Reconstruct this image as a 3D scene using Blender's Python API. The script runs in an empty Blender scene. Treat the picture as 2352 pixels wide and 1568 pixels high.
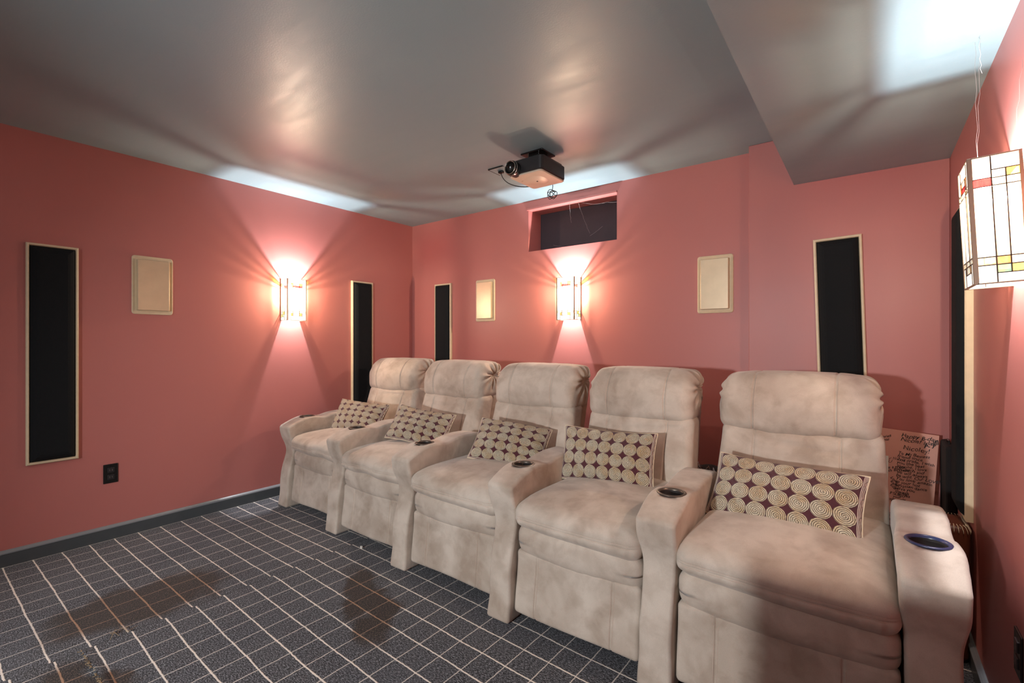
import bpy, bmesh, math, random
from mathutils import Vector, Matrix, Euler, noise
C = bpy.context.scene.collection
PI = math.pi
random.seed(7)

# ------------------------------------------------------------------ materials
def s2l(c):
    return tuple(((v/255)/12.92 if v/255 <= .04045 else ((v/255+.055)/1.055)**2.4) for v in c)

class NT:
    def __init__(s, name):
        s.m = bpy.data.materials.new(name); s.m.use_nodes = True
        s.t = s.m.node_tree; s.n = s.t.nodes; s.l = s.t.links
        s.n.clear()
        s.out = s.n.new('ShaderNodeOutputMaterial')
        s.b = s.n.new('ShaderNodeBsdfPrincipled'); s.l.new(s.b.outputs[0], s.out.inputs[0])
    def new(s, typ, **kw):
        n = s.n.new(typ)
        for k, v in kw.items(): setattr(n, k, v)
        return n
    def put(s, sock, v):
        if isinstance(v, bpy.types.NodeSocket): s.l.new(v, sock)
        elif isinstance(v, (tuple, list)) and len(v) == 3 and sock.type == 'RGBA': sock.default_value = (*v, 1)
        else: sock.default_value = v
    def math(s, op, a, b=0.0, c=None, clamp=False):
        n = s.new('ShaderNodeMath', operation=op, use_clamp=clamp)
        s.put(n.inputs[0], a); s.put(n.inputs[1], b)
        if c is not None: s.put(n.inputs[2], c)
        return n.outputs[0]
    def mix(s, f, a, b, blend='MIX'):
        n = s.new('ShaderNodeMix', data_type='RGBA', blend_type=blend)
        s.put(n.inputs[0], f); s.put(n.inputs[6], a); s.put(n.inputs[7], b)
        return n.outputs[2]
    def smooth(s, v, lo, hi, a=0.0, b=1.0):
        n = s.new('ShaderNodeMapRange', interpolation_type='SMOOTHSTEP')
        s.put(n.inputs[0], v); n.inputs[1].default_value = lo; n.inputs[2].default_value = hi
        n.inputs[3].default_value = a; n.inputs[4].default_value = b
        return n.outputs[0]
    def obj(s): return s.new('ShaderNodeTexCoord').outputs['Object']
    def pos(s): return s.new('ShaderNodeNewGeometry').outputs['Position']
    def uv(s): return s.new('ShaderNodeTexCoord').outputs['UV']
    def xyz(s, v):
        n = s.new('ShaderNodeSeparateXYZ'); s.l.new(v, n.inputs[0]); return n.outputs
    def comb(s, x, y, z=0.0):
        n = s.new('ShaderNodeCombineXYZ'); s.put(n.inputs[0], x); s.put(n.inputs[1], y); s.put(n.inputs[2], z); return n.outputs[0]
    def vmul(s, v, k):
        n = s.new('ShaderNodeVectorMath', operation='MULTIPLY'); s.l.new(v, n.inputs[0]); n.inputs[1].default_value = k; return n.outputs[0]
    def noise(s, v, scale, detail=2.0, rough=.5, dist=0.0):
        n = s.new('ShaderNodeTexNoise'); s.l.new(v, n.inputs['Vector'])
        n.inputs['Scale'].default_value = scale; n.inputs['Detail'].default_value = detail
        n.inputs['Roughness'].default_value = rough; n.inputs['Distortion'].default_value = dist
        return n.outputs['Fac']
    def bump(s, h, strength=.3, dist=.01):
        n = s.new('ShaderNodeBump'); n.inputs['Strength'].default_value = strength; n.inputs['Distance'].default_value = dist
        s.put(n.inputs['Height'], h); s.l.new(n.outputs[0], s.b.inputs['Normal'])
    def set(s, col=None, rough=None, metal=None, spec=None, sheen=None, coat=None, emit=None, estr=None):
        for k, v in (('Base Color', col), ('Roughness', rough), ('Metallic', metal), ('Specular IOR Level', spec),
                     ('Sheen Weight', sheen), ('Coat Weight', coat), ('Emission Color', emit), ('Emission Strength', estr)):
            if v is not None: s.put(s.b.inputs[k], v)
        return s.m

def plain(name, rgb, rough=.5, metal=0, spec=.5, var=.06, scale=12, coat=None):
    t = NT(name); c = s2l(rgb); f = t.noise(t.obj(), scale, 3)
    return t.set(t.mix(f, tuple(v*(1-var) for v in c), tuple(min(1, v*(1+var)) for v in c)), rough, metal, spec, coat=coat)

def wall_mat():
    t = NT('red_wall_paint'); p = t.pos()
    f = t.noise(p, 1.3, 3, .6); g = t.noise(p, 260, 2)
    col = t.mix(f, s2l((181, 110, 104)), s2l((187, 117, 110)))
    t.bump(t.math('ADD', g, t.math('MULTIPLY', t.noise(p, 9, 3), 1.2)), .05, .004)
    return t.set(col, t.math('ADD', t.math('MULTIPLY', f, .12), .36), spec=.42)
def ceil_mat():
    t = NT('grey_ceiling_paint'); p = t.pos()
    f = t.noise(p, 1.1, 4, .6)
    st = t.noise(t.vmul(p, (1.2, 5.5, 1)), 1.6, 5, .65, .6)
    rough = t.math('ADD', t.math('MULTIPLY', st, .24), .30)
    # chalky scuffs where the paint was rubbed
    m = t.math('MULTIPLY', t.smooth(t.noise(t.vmul(p, (3, 16, 1)), 2.2, 4, .6, .4), .66, .74), t.smooth(t.noise(p, 1.6, 2), .55, .68))
    col = t.mix(f, s2l((126, 151, 158)), s2l((139, 162, 168)))
    col = t.mix(t.math('MULTIPLY', m, .35), col, s2l((190, 190, 188)))
    t.bump(t.math('ADD', t.math('MULTIPLY', f, 2.0), t.noise(p, 150, 2)), .06, .006)
    return t.set(col, rough, spec=1.0)
def suede_mat():
    t = NT('taupe_suede'); p = t.pos(); o = t.obj()
    a = t.noise(p, 4.0, 3, .55, .5); b = t.noise(p, 13, 3, .6, .3); c = t.noise(p, 420, 2)
    m = t.math('ADD', t.smooth(a, .36, .66), t.math('MULTIPLY', t.smooth(b, .40, .66), .45))
    m = t.math('MULTIPLY', m, .62, clamp=True)
    col = t.mix(m, s2l((220, 207, 192)), s2l((172, 154, 137)))
    col = t.mix(t.math('MULTIPLY', c, .25), col, s2l((112, 90, 78)))
    t.bump(t.math('ADD', c, t.math('MULTIPLY', b, 2.0)), .10, .002)
    return t.set(col, .85, spec=.2, sheen=.25)
def carpet_mat():
    t = NT('grid_carpet'); p = t.pos()
    w1 = t.math('SUBTRACT', t.noise(p, 5, 2), .5); w2 = t.math('SUBTRACT', t.noise(t.vmul(p, (1, 1, 1)), 60, 3), .5)
    x, y, z = t.xyz(p)
    right = t.smooth(x, -2.437, -2.435)
    # lines that run away from the left wall (thick) : constant Y
    yy = t.math('ADD', y, t.math('MULTIPLY', w1, .010)); yy = t.math('ADD', yy, t.math('MULTIPLY', w2, .006))
    slant = t.math('MULTIPLY', t.math('ADD', x, 2.435), .036)
    yy = t.math('ADD', yy, t.math('MULTIPLY', right, t.math('SUBTRACT', slant, .011)))
    fy = t.math('FRACT', t.math('DIVIDE', t.math('ADD', yy, -.367+.05825+.1165*60), .1165))
    dy = t.math('ABSOLUTE', t.math('SUBTRACT', fy, .5))
    thick = t.smooth(dy, .018, .034, 1, 0)
    w3 = t.math('SUBTRACT', t.noise(t.vmul(p, (1, 1, 1)), 4.2, 2), .5)
    xx = t.math('ADD', x, t.math('MULTIPLY', w3, .012)); xx = t.math('ADD', xx, t.math('MULTIPLY', w2, .005))
    xx = t.math('ADD', xx, t.math('MULTIPLY', right, t.math('MULTIPLY', y, -.018)))
    fx = t.math('FRACT', t.math('DIVIDE', t.math('ADD', xx, 3.662+.0583+.1166*20), .1166))
    dx = t.math('ABSOLUTE', t.math('SUBTRACT', fx, .5))
    thin = t.smooth(dx, .012, .024, 1, 0)
    seam = t.smooth(t.math('ABSOLUTE', t.math('ADD', x, 2.437)), .001, .005, 1, 0)
    pile = t.noise(t.vmul(p, (90, 260, 1)), 1.0, 3, .7)
    pile2 = t.noise(p, 300, 2, .7)
    patch = t.noise(p, 3.2, 3, .6)
    base = t.mix(t.smooth(t.math('ADD', t.math('MULTIPLY', pile, .6), t.math('MULTIPLY', pile2, .4)), .44, .70), s2l((14, 16, 22)), s2l((178, 180, 188)))
    base = t.mix(t.math('MULTIPLY', t.smooth(patch, .42, .70), .22), base, s2l((92, 95, 104)))
    line = s2l((244, 234, 222)); line2 = s2l((226, 216, 206))
    col = t.mix(t.math('MULTIPLY', thin, .85), base, line2)
    col = t.mix(thick, col, line)
    col = t.mix(t.math('MULTIPLY', seam, .6), col, s2l((20, 20, 24)))
    # brown tint multiplied into the carpet colour in three irregular blobs
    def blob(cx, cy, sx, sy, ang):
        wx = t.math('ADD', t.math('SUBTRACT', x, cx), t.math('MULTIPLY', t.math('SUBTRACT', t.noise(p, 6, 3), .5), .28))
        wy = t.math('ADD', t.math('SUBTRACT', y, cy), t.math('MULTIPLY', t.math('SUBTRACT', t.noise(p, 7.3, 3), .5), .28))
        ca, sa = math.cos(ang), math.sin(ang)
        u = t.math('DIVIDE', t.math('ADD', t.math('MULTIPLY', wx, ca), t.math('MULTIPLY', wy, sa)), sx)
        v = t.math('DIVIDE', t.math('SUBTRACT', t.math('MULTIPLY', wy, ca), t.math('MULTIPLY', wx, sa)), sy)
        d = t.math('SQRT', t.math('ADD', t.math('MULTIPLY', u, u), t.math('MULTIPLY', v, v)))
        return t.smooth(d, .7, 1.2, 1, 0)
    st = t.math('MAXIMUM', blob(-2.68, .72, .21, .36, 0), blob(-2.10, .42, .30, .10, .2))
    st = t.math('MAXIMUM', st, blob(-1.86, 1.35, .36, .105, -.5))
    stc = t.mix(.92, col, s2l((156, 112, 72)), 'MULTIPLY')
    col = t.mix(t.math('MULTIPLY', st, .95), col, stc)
    t.bump(t.math('ADD', t.math('ADD', pile, pile2), t.math('MULTIPLY', t.math('MAXIMUM', thick, thin), .6)), .55, .004)
    return t.set(col, .92, spec=.15, sheen=.15)
def pillow_mat():
    t = NT('rosette_embroidery'); u, v, _ = t.xyz(t.uv())
    fu = t.math('FRACT', u); fv = t.math('FRACT', v)
    uvv = t.uv()
    nn = t.math('SUBTRACT', t.noise(uvv, 3.2, 3), .5); nm = t.math('SUBTRACT', t.noise(uvv, 11, 2), .5)
    cu = t.math('SUBTRACT', fu, .5); cv = t.math('SUBTRACT', fv, .5)
    d = t.math('SQRT', t.math('ADD', t.math('MULTIPLY', cu, cu), t.math('MULTIPLY', cv, cv)))
    d = t.math('ADD', d, t.math('MULTIPLY', nn, .075)); d = t.math('ADD', d, t.math('MULTIPLY', nm, .05))
    disc = t.smooth(d, .490, .515, 1, 0)
    ang = t.math('ARCTAN2', cv, cu)
    ph = t.math('ADD', t.math('MULTIPLY', d, 68.0), ang)
    ring = t.math('ADD', t.math('MULTIPLY', t.math('SINE', ph), .5), .5)
    strands = t.noise(t.comb(t.math('MULTIPLY', ang, 1.2), t.math('MULTIPLY', d, 60), t.math('MULTIPLY', t.math('FLOOR', u), 3.1)), 1.6, 4, .7)
    tone = t.noise(uvv, .9, 2)
    gold = t.mix(t.smooth(tone, .42, .60), s2l((232, 218, 186)), s2l((222, 184, 124)))
    gold = t.mix(t.smooth(strands, .35, .7), gold, s2l((246, 236, 216)))
    gold = t.mix(t.math('MULTIPLY', t.smooth(ring, .42, .05), .92), gold, s2l((78, 56, 38)))
    maroon = t.mix(t.noise(uvv, 26, 2), s2l((58, 16, 28)), s2l((104, 44, 56)))
    # wavy ribbon border outside the rosettes
    o = t.xyz(t.obj())
    att = t.new('ShaderNodeAttribute', attribute_name='border').outputs['Fac']
    bw = t.math('ADD', t.math('MULTIPLY', t.math('SINE', t.math('ADD', t.math('MULTIPLY', att, 105.0), t.math('MULTIPLY', t.math('ADD', t.math('ABSOLUTE', cu), t.math('ABSOLUTE', cv)), 7.0))), .5), .5)
    bcol = t.mix(t.smooth(bw, .25, .5), s2l((112, 52, 58)), s2l((226, 212, 196)))
    isb = t.smooth(att, .98, 1.0)
    col = t.mix(disc, maroon, gold)
    col = t.mix(isb, col, bcol)
    h = t.math('ADD', t.math('MULTIPLY', disc, t.math('ADD', 1.0, t.math('MULTIPLY', ring, 1.2))), t.math('MULTIPLY', strands, .8))
    t.bump(h, .8, .004)
    return t.set(col, .55, spec=.35, sheen=.2)

def glow(name, rgb, strength, streak=None):
    t = NT(name); c = s2l(rgb)
    if streak:
        f = t.smooth(t.noise(t.vmul(t.pos(), (14, 14, 3)), 3.0, 4, .6, 1.0), .46, .60)
        col = t.mix(f, c, s2l(streak))
    else: col = t.mix(t.noise(t.pos(), 9, 2), c, tuple(v*.94 for v in c))
    t.set(s2l((235, 230, 220)), .25, emit=col, estr=strength)
    tr = t.new('ShaderNodeBsdfTransparent'); tr.inputs[0].default_value = (*[min(1, v*k) for v, k in zip(c, (.90, .85, .80))], 1)
    mx = t.new('ShaderNodeMixShader'); mx.inputs[0].default_value = .70
    t.l.new(t.b.outputs[0], mx.inputs[1]); t.l.new(tr.outputs[0], mx.inputs[2]); t.l.new(mx.outputs[0], t.out.inputs[0])
    return t.m

M = {}
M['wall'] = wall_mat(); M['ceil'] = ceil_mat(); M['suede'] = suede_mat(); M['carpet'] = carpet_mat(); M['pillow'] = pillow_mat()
M['maroon'] = plain('maroon_satin', (96, 34, 44), .5, var=.15, scale=60)
M['base'] = plain('grey_baseboard_paint', (74, 79, 82), .35)
M['cap'] = plain('grey_cap_moulding', (128, 132, 136), .3)
M['cream'] = plain('cream_wood', (222, 203, 170), .45, var=.10, scale=30)
M['speaker'] = plain('champagne_grille', (205, 184, 152), .34, metal=.25, var=.12, scale=14)
M['felt'] = plain('black_acoustic_fabric', (22, 24, 26), .9, spec=.25, var=.25, scale=200)
M['hatch'] = plain('dark_hatch_board', (58, 50, 56), .75, var=.15, scale=8)
M['bronze'] = plain('bronze_frame', (160, 146, 128), .35, metal=.55)
M['lead'] = plain('dark_lead_came', (62, 52, 44), .5, metal=.3)
M['black'] = plain('black_plastic', (18, 17, 16), .22, spec=.6, var=.2)
M['blackgrey'] = plain('charcoal_plastic', (38, 36, 38), .32, spec=.6, var=.1)
M['pale'] = plain('warm_white_plastic', (205, 190, 172), .42, var=.04)
M['silver'] = plain('silver_ring', (180, 172, 160), .22, metal=.9)
M['cup'] = plain('cup_insert', (40, 34, 32), .6, spec=.3)
M['cupring'] = plain('cup_ring', (104, 92, 82), .35, metal=.5)
M['cupblue'] = plain('blue_black_cup_ring', (48, 56, 92), .3, spec=.7)
M['card'] = plain('pink_poster_board', (216, 158, 142), .6, var=.03)
M['ink'] = plain('black_marker_ink', (24, 16, 18), .6)
M['white'] = plain('white_paper', (226, 222, 214), .6)
M['leather'] = plain('brown_leather', (104, 56, 40), .35, var=.35, scale=14)
M['stitch'] = plain('cream_lacing', (222, 206, 178), .6)
M['tan_thread'] = plain('tan_fray', (170, 146, 112), .8)
M['thread'] = plain('taupe_thread', (206, 186, 170), .7)
M['dark'] = plain('dark_cloth', (26, 22, 22), .9)  # near-black base for the case, throw cloth and sensor dot
M['web'] = plain('cobweb_silk', (214, 206, 202), .7)
M['gwhite'] = glow('lit_white_glass', (255, 250, 242), 3.2)
M['gopal'] = glow('lit_opal_glass', (252, 246, 230), 1.25, (240, 196, 130))
M['gamber'] = glow('lit_amber_glass', (246, 190, 116), 1.6, (250, 226, 176))
M['gyellow'] = glow('lit_yellow_glass', (248, 224, 140), 1.35, (250, 236, 190))
M['gred'] = glow('lit_red_glass', (206, 84, 84), 1.3, (232, 150, 130))
M['ggreen'] = glow('lit_green_glass', (170, 214, 190), 1.5, (236, 214, 150))

# ------------------------------------------------------------------ mesh helpers
def link(name, me, mat, parent=None, smooth=False):
    if isinstance(me, bmesh.types.BMesh):
        bm = me; me = bpy.data.meshes.new(name); bm.normal_update(); bm.to_mesh(me); bm.free()
    o = bpy.data.objects.new(name, me); C.objects.link(o)
    if mat:
        for m in (mat if isinstance(mat, list) else [mat]): me.materials.append(m)
    if smooth:
        for p in me.polygons: p.use_smooth = True
    if parent: o.parent = parent
    return o
def tag(o, label, cat, group=None, kind=None):
    o['label'] = label; o['category'] = cat
    if group: o['group'] = group
    if kind: o['kind'] = kind
    return o
def struct(o):
    o['kind'] = 'structure'; return o
def empty(name, loc, label, cat, group=None, rot=(0, 0, 0)):
    o = bpy.data.objects.new(name, None); C.objects.link(o); o.location = loc; o.rotation_euler = rot
    o.empty_display_size = .1
    return tag(o, label, cat, group)
def box(bm, x0, x1, y0, y1, z0, z1, mi=0):
    v = [bm.verts.new(p) for p in ((x0,y0,z0),(x1,y0,z0),(x1,y1,z0),(x0,y1,z0),(x0,y0,z1),(x1,y0,z1),(x1,y1,z1),(x0,y1,z1))]
    for f in ((0,3,2,1),(4,5,6,7),(0,1,5,4),(1,2,6,5),(2,3,7,6),(3,0,4,7)):
        bm.faces.new([v[i] for i in f]).material_index = mi
def boxes(lst):
    bm = bmesh.new()
    for b in lst: box(bm, *b)
    return bm
def bevel(bm, w, seg=2):
    bmesh.ops.bevel(bm, geom=list(bm.edges), offset=w, segments=seg, profile=.5, affect='EDGES'); return bm
def tube(bm, pts, r, seg=8, closed=False):
    rings = []; n = len(pts); pts = [Vector(p) for p in pts]; up = None
    for i, p in enumerate(pts):
        a = pts[i-1] if (i or closed) else p; b = pts[(i+1) % n] if (i < n-1 or closed) else p
        t = (b-a).normalized() if (b-a).length > 1e-9 else Vector((0, 0, 1))
        if up is None: up = t.orthogonal().normalized()
        up = (up - t*up.dot(t)); up = up.normalized() if up.length > 1e-6 else t.orthogonal().normalized()
        s = t.cross(up); rr = r(i/(n-1)) if callable(r) else r
        rings.append([bm.verts.new(p + (up*math.cos(2*PI*k/seg) + s*math.sin(2*PI*k/seg))*rr) for k in range(seg)])
    for i in range(n if closed else n-1):
        A, B = rings[i], rings[(i+1) % n]
        for k in range(seg): bm.faces.new((A[k], A[(k+1) % seg], B[(k+1) % seg], B[k]))
    if not closed:
        bm.faces.new(list(reversed(rings[0]))); bm.faces.new(rings[-1])
    return bm
def lathe(prof, seg=40, cap=True):
    """profile of (radius, z) turned about Z"""
    bm = bmesh.new(); rings = []
    for r, z in prof:
        rings.append([bm.verts.new((r*math.cos(2*PI*k/seg), r*math.sin(2*PI*k/seg), z)) for k in range(seg)] if r > 1e-6 else [bm.verts.new((0, 0, z))])
    for A, B in zip(rings, rings[1:]):
        for k in range(seg):
            k2 = (k+1) % seg
            if len(A) == 1: bm.faces.new((A[0], B[k2], B[k]))
            elif len(B) == 1: bm.faces.new((A[k], A[k2], B[0]))
            else: bm.faces.new((A[k], A[k2], B[k2], B[k]))
    bmesh.ops.recalc_face_normals(bm, faces=bm.faces)
    return bm

def axis_coords(h, r, n, k, extra=()):
    out = [-(h-r) - r*math.tan(math.radians(45*(k-i)/k)) for i in range(k)]
    mid = [-(h-r) + 2*(h-r)*i/n for i in range(n+1)]
    for e in extra:
        for d in (-.016, -.010, -.006, -.003, 0, .003, .006, .010, .016): mid.append(e+d)
    mid = sorted(v for v in mid if -(h-r) <= v <= h-r)
    m2 = [mid[0]]
    for v in mid[1:]:
        if v - m2[-1] > .0012: m2.append(v)
    return out + m2 + [-v for v in reversed(out)]
def soft_box(size, r, n=(20, 8, 8), k=5, deform=None, ex=(), ey=(), ez=()):
    """rounded box centred on the origin, every vertex passed through deform(x, y, z)"""
    h = [s/2 for s in size]
    ax = [axis_coords(h[0], r, n[0], k, ex), axis_coords(h[1], r, n[1], k, ey), axis_coords(h[2], r, n[2], k, ez)]
    bm = bmesh.new(); cache = {}
    def vert(i, j, l):
        key = (i, j, l)
        if key in cache: return cache[key]
        p = Vector((ax[0][i], ax[1][j], ax[2][l]))
        q = Vector([max(-(h[a]-r), min(h[a]-r, p[a])) for a in range(3)])
        d = p - q
        if d.length > 1e-9: p = q + d.normalized()*r
        if deform: p = Vector(deform(p.x, p.y, p.z))
        cache[key] = bm.verts.new(p); return cache[key]
    N = [len(a)-1 for a in ax]
    for fixed, side in ((0, 0), (0, 1), (1, 0), (1, 1), (2, 0), (2, 1)):
        a, b = [q for q in range(3) if q != fixed]
        for i in range(N[a]):
            for j in range(N[b]):
                def idx(ii, jj):
                    t = [0, 0, 0]; t[fixed] = N[fixed]*side; t[a] = ii; t[b] = jj; return vert(*t)
                vs = [idx(i, j), idx(i+1, j), idx(i+1, j+1), idx(i, j+1)]
                if side == 0: vs.reverse()
                if fixed == 1: vs.reverse()
                bm.faces.new(vs)
    return bm
def sst(a, b, x):
    t = max(0, min(1, (x-a)/(b-a))); return t*t*(3-2*t)
def gs(x, s): return math.exp(-(x/s)**2)
def nz(x, y, z, f, seed=0): return noise.noise(Vector((x*f+seed*7.3, y*f-seed*3.1, z*f+seed*1.7)))

# ------------------------------------------------------------------ the room
XL, XR, YB, YP, YF, ZC, ZS, XS, XP = -3.68, .313, 3.2, 3.085, -2.9, 2.36, 2.083, -.336, -.568
T = .15
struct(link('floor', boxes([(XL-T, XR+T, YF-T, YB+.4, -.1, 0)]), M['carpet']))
struct(link('ceiling', boxes([(XL-T, XR+T, YF-T, YB+.4, ZC, ZC+.1)]), M['ceil']))
struct(link('trim_1', boxes([(XS, XR, YF, YP, ZS, ZC)]), M['ceil']))          # dropped soffit along the right wall
struct(link('wall_left', boxes([(XL-T, XL, YF-T, YB+.4, 0, ZC)]), M['wall']))
struct(link('wall_right', boxes([(XR, XR+T, YF-T, YB+.4, 0, ZC)]), M['wall']))
struct(link('wall_front', boxes([(XL, XR, YF-T, YF, 0, ZC)]), M['wall']))
NX0, NX1, NZ0, NZ1, NY = -2.246, -1.461, 1.942, 2.285, 3.39
struct(link('wall_back', boxes([(XL, NX0, YB, NY+.05, 0, ZC), (NX1, XR, YB, NY+.05, 0, ZC), (NX0, NX1, YB, NY+.05, 0, NZ0), (NX0, NX1, YB, NY+.05, NZ1, ZC),
                               (NX0, NX1, NY+.005, NY+.05, NZ0, NZ1)]), M['wall']))
struct(link('wall_chase', bevel(boxes([(XP, XR, YP, YB, 0, ZC)]), .003, 2), M['wall']))
# thin ledge moulding over the hatch opening
struct(link('trim_2', bevel(boxes([(NX0-.012, NX1+.004, YB-.012, YB, NZ1-.004, NZ1+.014)]), .004, 2), M['wall']))
hb = link('window_1', bevel(boxes([(NX0+.002, NX1-.002, NY-.012, NY+.005, NZ0, NZ1)]), .002, 1), M['hatch']); struct(hb)
def baseboard(name, run, length_axis, sign, wallc):
    bm = bmesh.new()
    a0, a1 = run
    prof = [(0, 0), (.014, 0), (.014, .066), (.017, .068), (.017, .074), (.012, .080), (.006, .085), (0, .086)]
    vs = []
    for a in (a0, a1):
        row = []
        for d, z in prof:
            row.append(bm.verts.new((wallc+sign*d, a, z) if length_axis == 'y' else (a, wallc+sign*d, z)))
        vs.append(row)
    for i in range(len(prof)-1):
        f = bm.faces.new((vs[0][i], vs[1][i], vs[1][i+1], vs[0][i+1])); f.material_index = 1 if i >= 3 else 0
    bm.faces.new(vs[0]); bm.faces.new(list(reversed(vs[1])))
    bmesh.ops.recalc_face_normals(bm, faces=bm.faces)
    return struct(link(name, bm, [M['base'], M['cap']]))
baseboard('baseboard_left', (YF, YB), 'y', 1, XL)
baseboard('baseboard_right', (YF, YP), 'y', -1, XR)
baseboard('baseboard_back', (XL, XP), 'x', -1, YB)
baseboard('baseboard_chase', (XP, XR), 'x', -1, YP)

# ------------------------------------------------------------------ wall mounted things
# every wall thing is modelled hanging on a wall at y=0 and facing -Y; rot turns it to its wall
LEFT, BACK, RIGHT = PI/2, 0.0, -PI/2
def acoustic_panel(loc, rot, label, tilt=0, dust=3, w=.215, h=1.22):
    t = empty('acoustic_panel', loc, label, 'acoustic panel', 'black fabric acoustic panels in cream frames', (0, tilt, rot))
    fw = .014; a, b = w/2, h/2; bm = bmesh.new()
    # mitred frame: four trapezoid rails with a stepped profile
    prof = [(0, 0), (0, -.020), (.005, -.024), (.010, -.024), (fw, -.017), (fw, 0)]
    rings = []
    for (sx, sz) in ((-1, -1), (1, -1), (1, 1), (-1, 1)):
        rings.append([bm.verts.new((sx*(a-d), y, sz*(b-d))) for d, y in prof])
    for i in range(4):
        A, B = rings[i], rings[(i+1) % 4]
        for k in range(len(prof)-1): bm.faces.new((A[k], B[k], B[k+1], A[k+1]))
    bmesh.ops.recalc_face_normals(bm, faces=bm.faces)
    link('frame', bm, M['cream'], t)
    ia, ib = a-fw-.0005, b-fw-.0005
    bm = bmesh.new(); steps = [(0, -.0), (0, -.012), (.004, -.024), (.012, -.034), (.024, -.041), (.036, -.044)]
    rr = [[bm.verts.new((sx*(ia-d), y, sz*(ib-d))) for (sx, sz) in ((-1, -1), (1, -1), (1, 1), (-1, 1))] for d, y in steps]
    for A, B in zip(rr, rr[1:]):
        for i in range(4): bm.faces.new((A[i], A[(i+1) % 4], B[(i+1) % 4], B[i]))
    bm.faces.new(rr[-1]); bmesh.ops.recalc_face_normals(bm, faces=bm.faces)
    link('fabric_pad', bm, M['felt'], t)
    return t
acoustic_panel((XL, .5625, 1.132), LEFT, 'tall black acoustic panel on the left wall, above and left of the black outlet')
acoustic_panel((XL, 2.60, 1.132), LEFT, 'black acoustic panel on the left wall beside the corner, its foot behind the farthest recliner', w=.22)
acoustic_panel((-3.230, YB, 1.137), BACK, 'narrow-looking black acoustic panel on the back wall just right of the room corner')
acoustic_panel((-.118, YP, 1.15), BACK, 'tilted black acoustic panel on the back wall above the nearest recliner', tilt=math.radians(-1.7))
acoustic_panel((XR, 2.552, 1.132), RIGHT, 'black acoustic panel on the right wall seen edge-on below the near sconce')

def rounded_rect(a, b, r, seg=5):
    pts = []
    for cx, cz, s in ((a-r, b-r, 0), (-a+r, b-r, 1), (-a+r, -b+r, 2), (a-r, -b+r, 3)):
        for i in range(seg+1):
            th = PI/2*(s + i/seg); pts.append((cx+r*math.cos(th), cz+r*math.sin(th)))
    return pts
def ring_stack(layers, seg=5):
    bm = bmesh.new(); rr = []
    for a, b, r, y in layers: rr.append([bm.verts.new((x, y, z)) for x, z in rounded_rect(a, b, r, seg)])
    n = len(rr[0])
    for A, B in zip(rr, rr[1:]):
        for i in range(n): bm.faces.new((A[i], A[(i+1) % n], B[(i+1) % n], B[i]))
    bm.faces.new(rr[-1]); bm.faces.new(rr[0])
    bmesh.ops.recalc_face_normals(bm, faces=bm.faces); return bm
def wall_speaker(loc, rot, label):
    t = empty('wall_speaker', loc, label, 'speaker', 'champagne in-wall speakers', (0, 0, rot))
    a, b = .109, .185
    link('bezel', ring_stack([(a, b, .016, 0), (a, b, .016, -.006), (a-.003, b-.003, .014, -.010), (a-.018, b-.018, .008, -.004)]), M['cream'], t)
    link('grille', ring_stack([(a-.024, b-.024, .006, -.003), (a-.024, b-.024, .006, -.026), (a-.027, b-.027, .005, -.029)]), M['speaker'], t)
wall_speaker((XL, 1.03, 1.558), LEFT, 'champagne rectangular speaker on the left wall between the tall panel and the sconce')
wall_speaker((-2.71, YB, 1.563), BACK, 'champagne rectangular speaker on the back wall left of the middle sconce')
wall_speaker((-.784, YB, 1.567), BACK, 'champagne rectangular speaker on the back wall right of the hatch opening')

def outlet(loc, rot, label):
    t = empty('wall_outlet', loc, label, 'outlet', None, (0, 0, rot))
    link('cover_plate', bevel(boxes([(-.0355, .0355, -.006, 0, -.058, .058)]), .003, 2), M['black'], t)
    for s in (-1, 1):
        rc = link('receptacle', bevel(boxes([(-.0165, .0165, -.0095, -.004, s*.021-.0145, s*.021+.0145)]), .002, 2), M['blackgrey'], t)
        for dx in (-.006, .006): link('slot', boxes([(dx-.0012, dx+.0012, -.0098, -.009, s*.021-.004, s*.021+.006)]), M['silver'], rc)
outlet((XL, .819, .398), LEFT, 'black duplex outlet low on the left wall below the champagne speaker')
outlet((XR, 1.765, .392), RIGHT, 'glossy black outlet low on the right wall at the bottom right corner of the photo')

# stained glass sconce --------------------------------------------------------
SW, SD, SH = .160, .100, .326
def pane(name, parent, w, cells, lines, M4, x0, x1):
    """cells (u0,v0,u1,v1,mat index), v from the top; placed by matrix M4 from (u,0,v) metres"""
    bm = bmesh.new()
    for u0, v0, u1, v1, mi in cells:
        box(bm, x0+(x1-x0)*u0, x0+(x1-x0)*u1, -.0015, .0015, SH/2-.004-(SH-.008)*v1, SH/2-.004-(SH-.008)*v0, mi)
    bm.transform(M4)
    p = link(name, bm, [M['gwhite'], M['gopal'], M['gamber'], M['gyellow'], M['gred'], M['ggreen']], parent)
    bm = bmesh.new(); q = .0012
    for u0, v0, u1, v1 in lines:
        X0, X1 = x0+(x1-x0)*u0, x0+(x1-x0)*u1; Z0, Z1 = SH/2-.004-(SH-.008)*v1, SH/2-.004-(SH-.008)*v0
        if X0 == X1: X0 -= q; X1 += q
        else: Z0 -= q; Z1 += q
        box(bm, X0, X1, -.0030, .0022, Z0, Z1)
    bm.transform(M4)
    link('leading', bm, M['lead'], p)
W, O, A, Y_, R, G = range(6)
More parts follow.
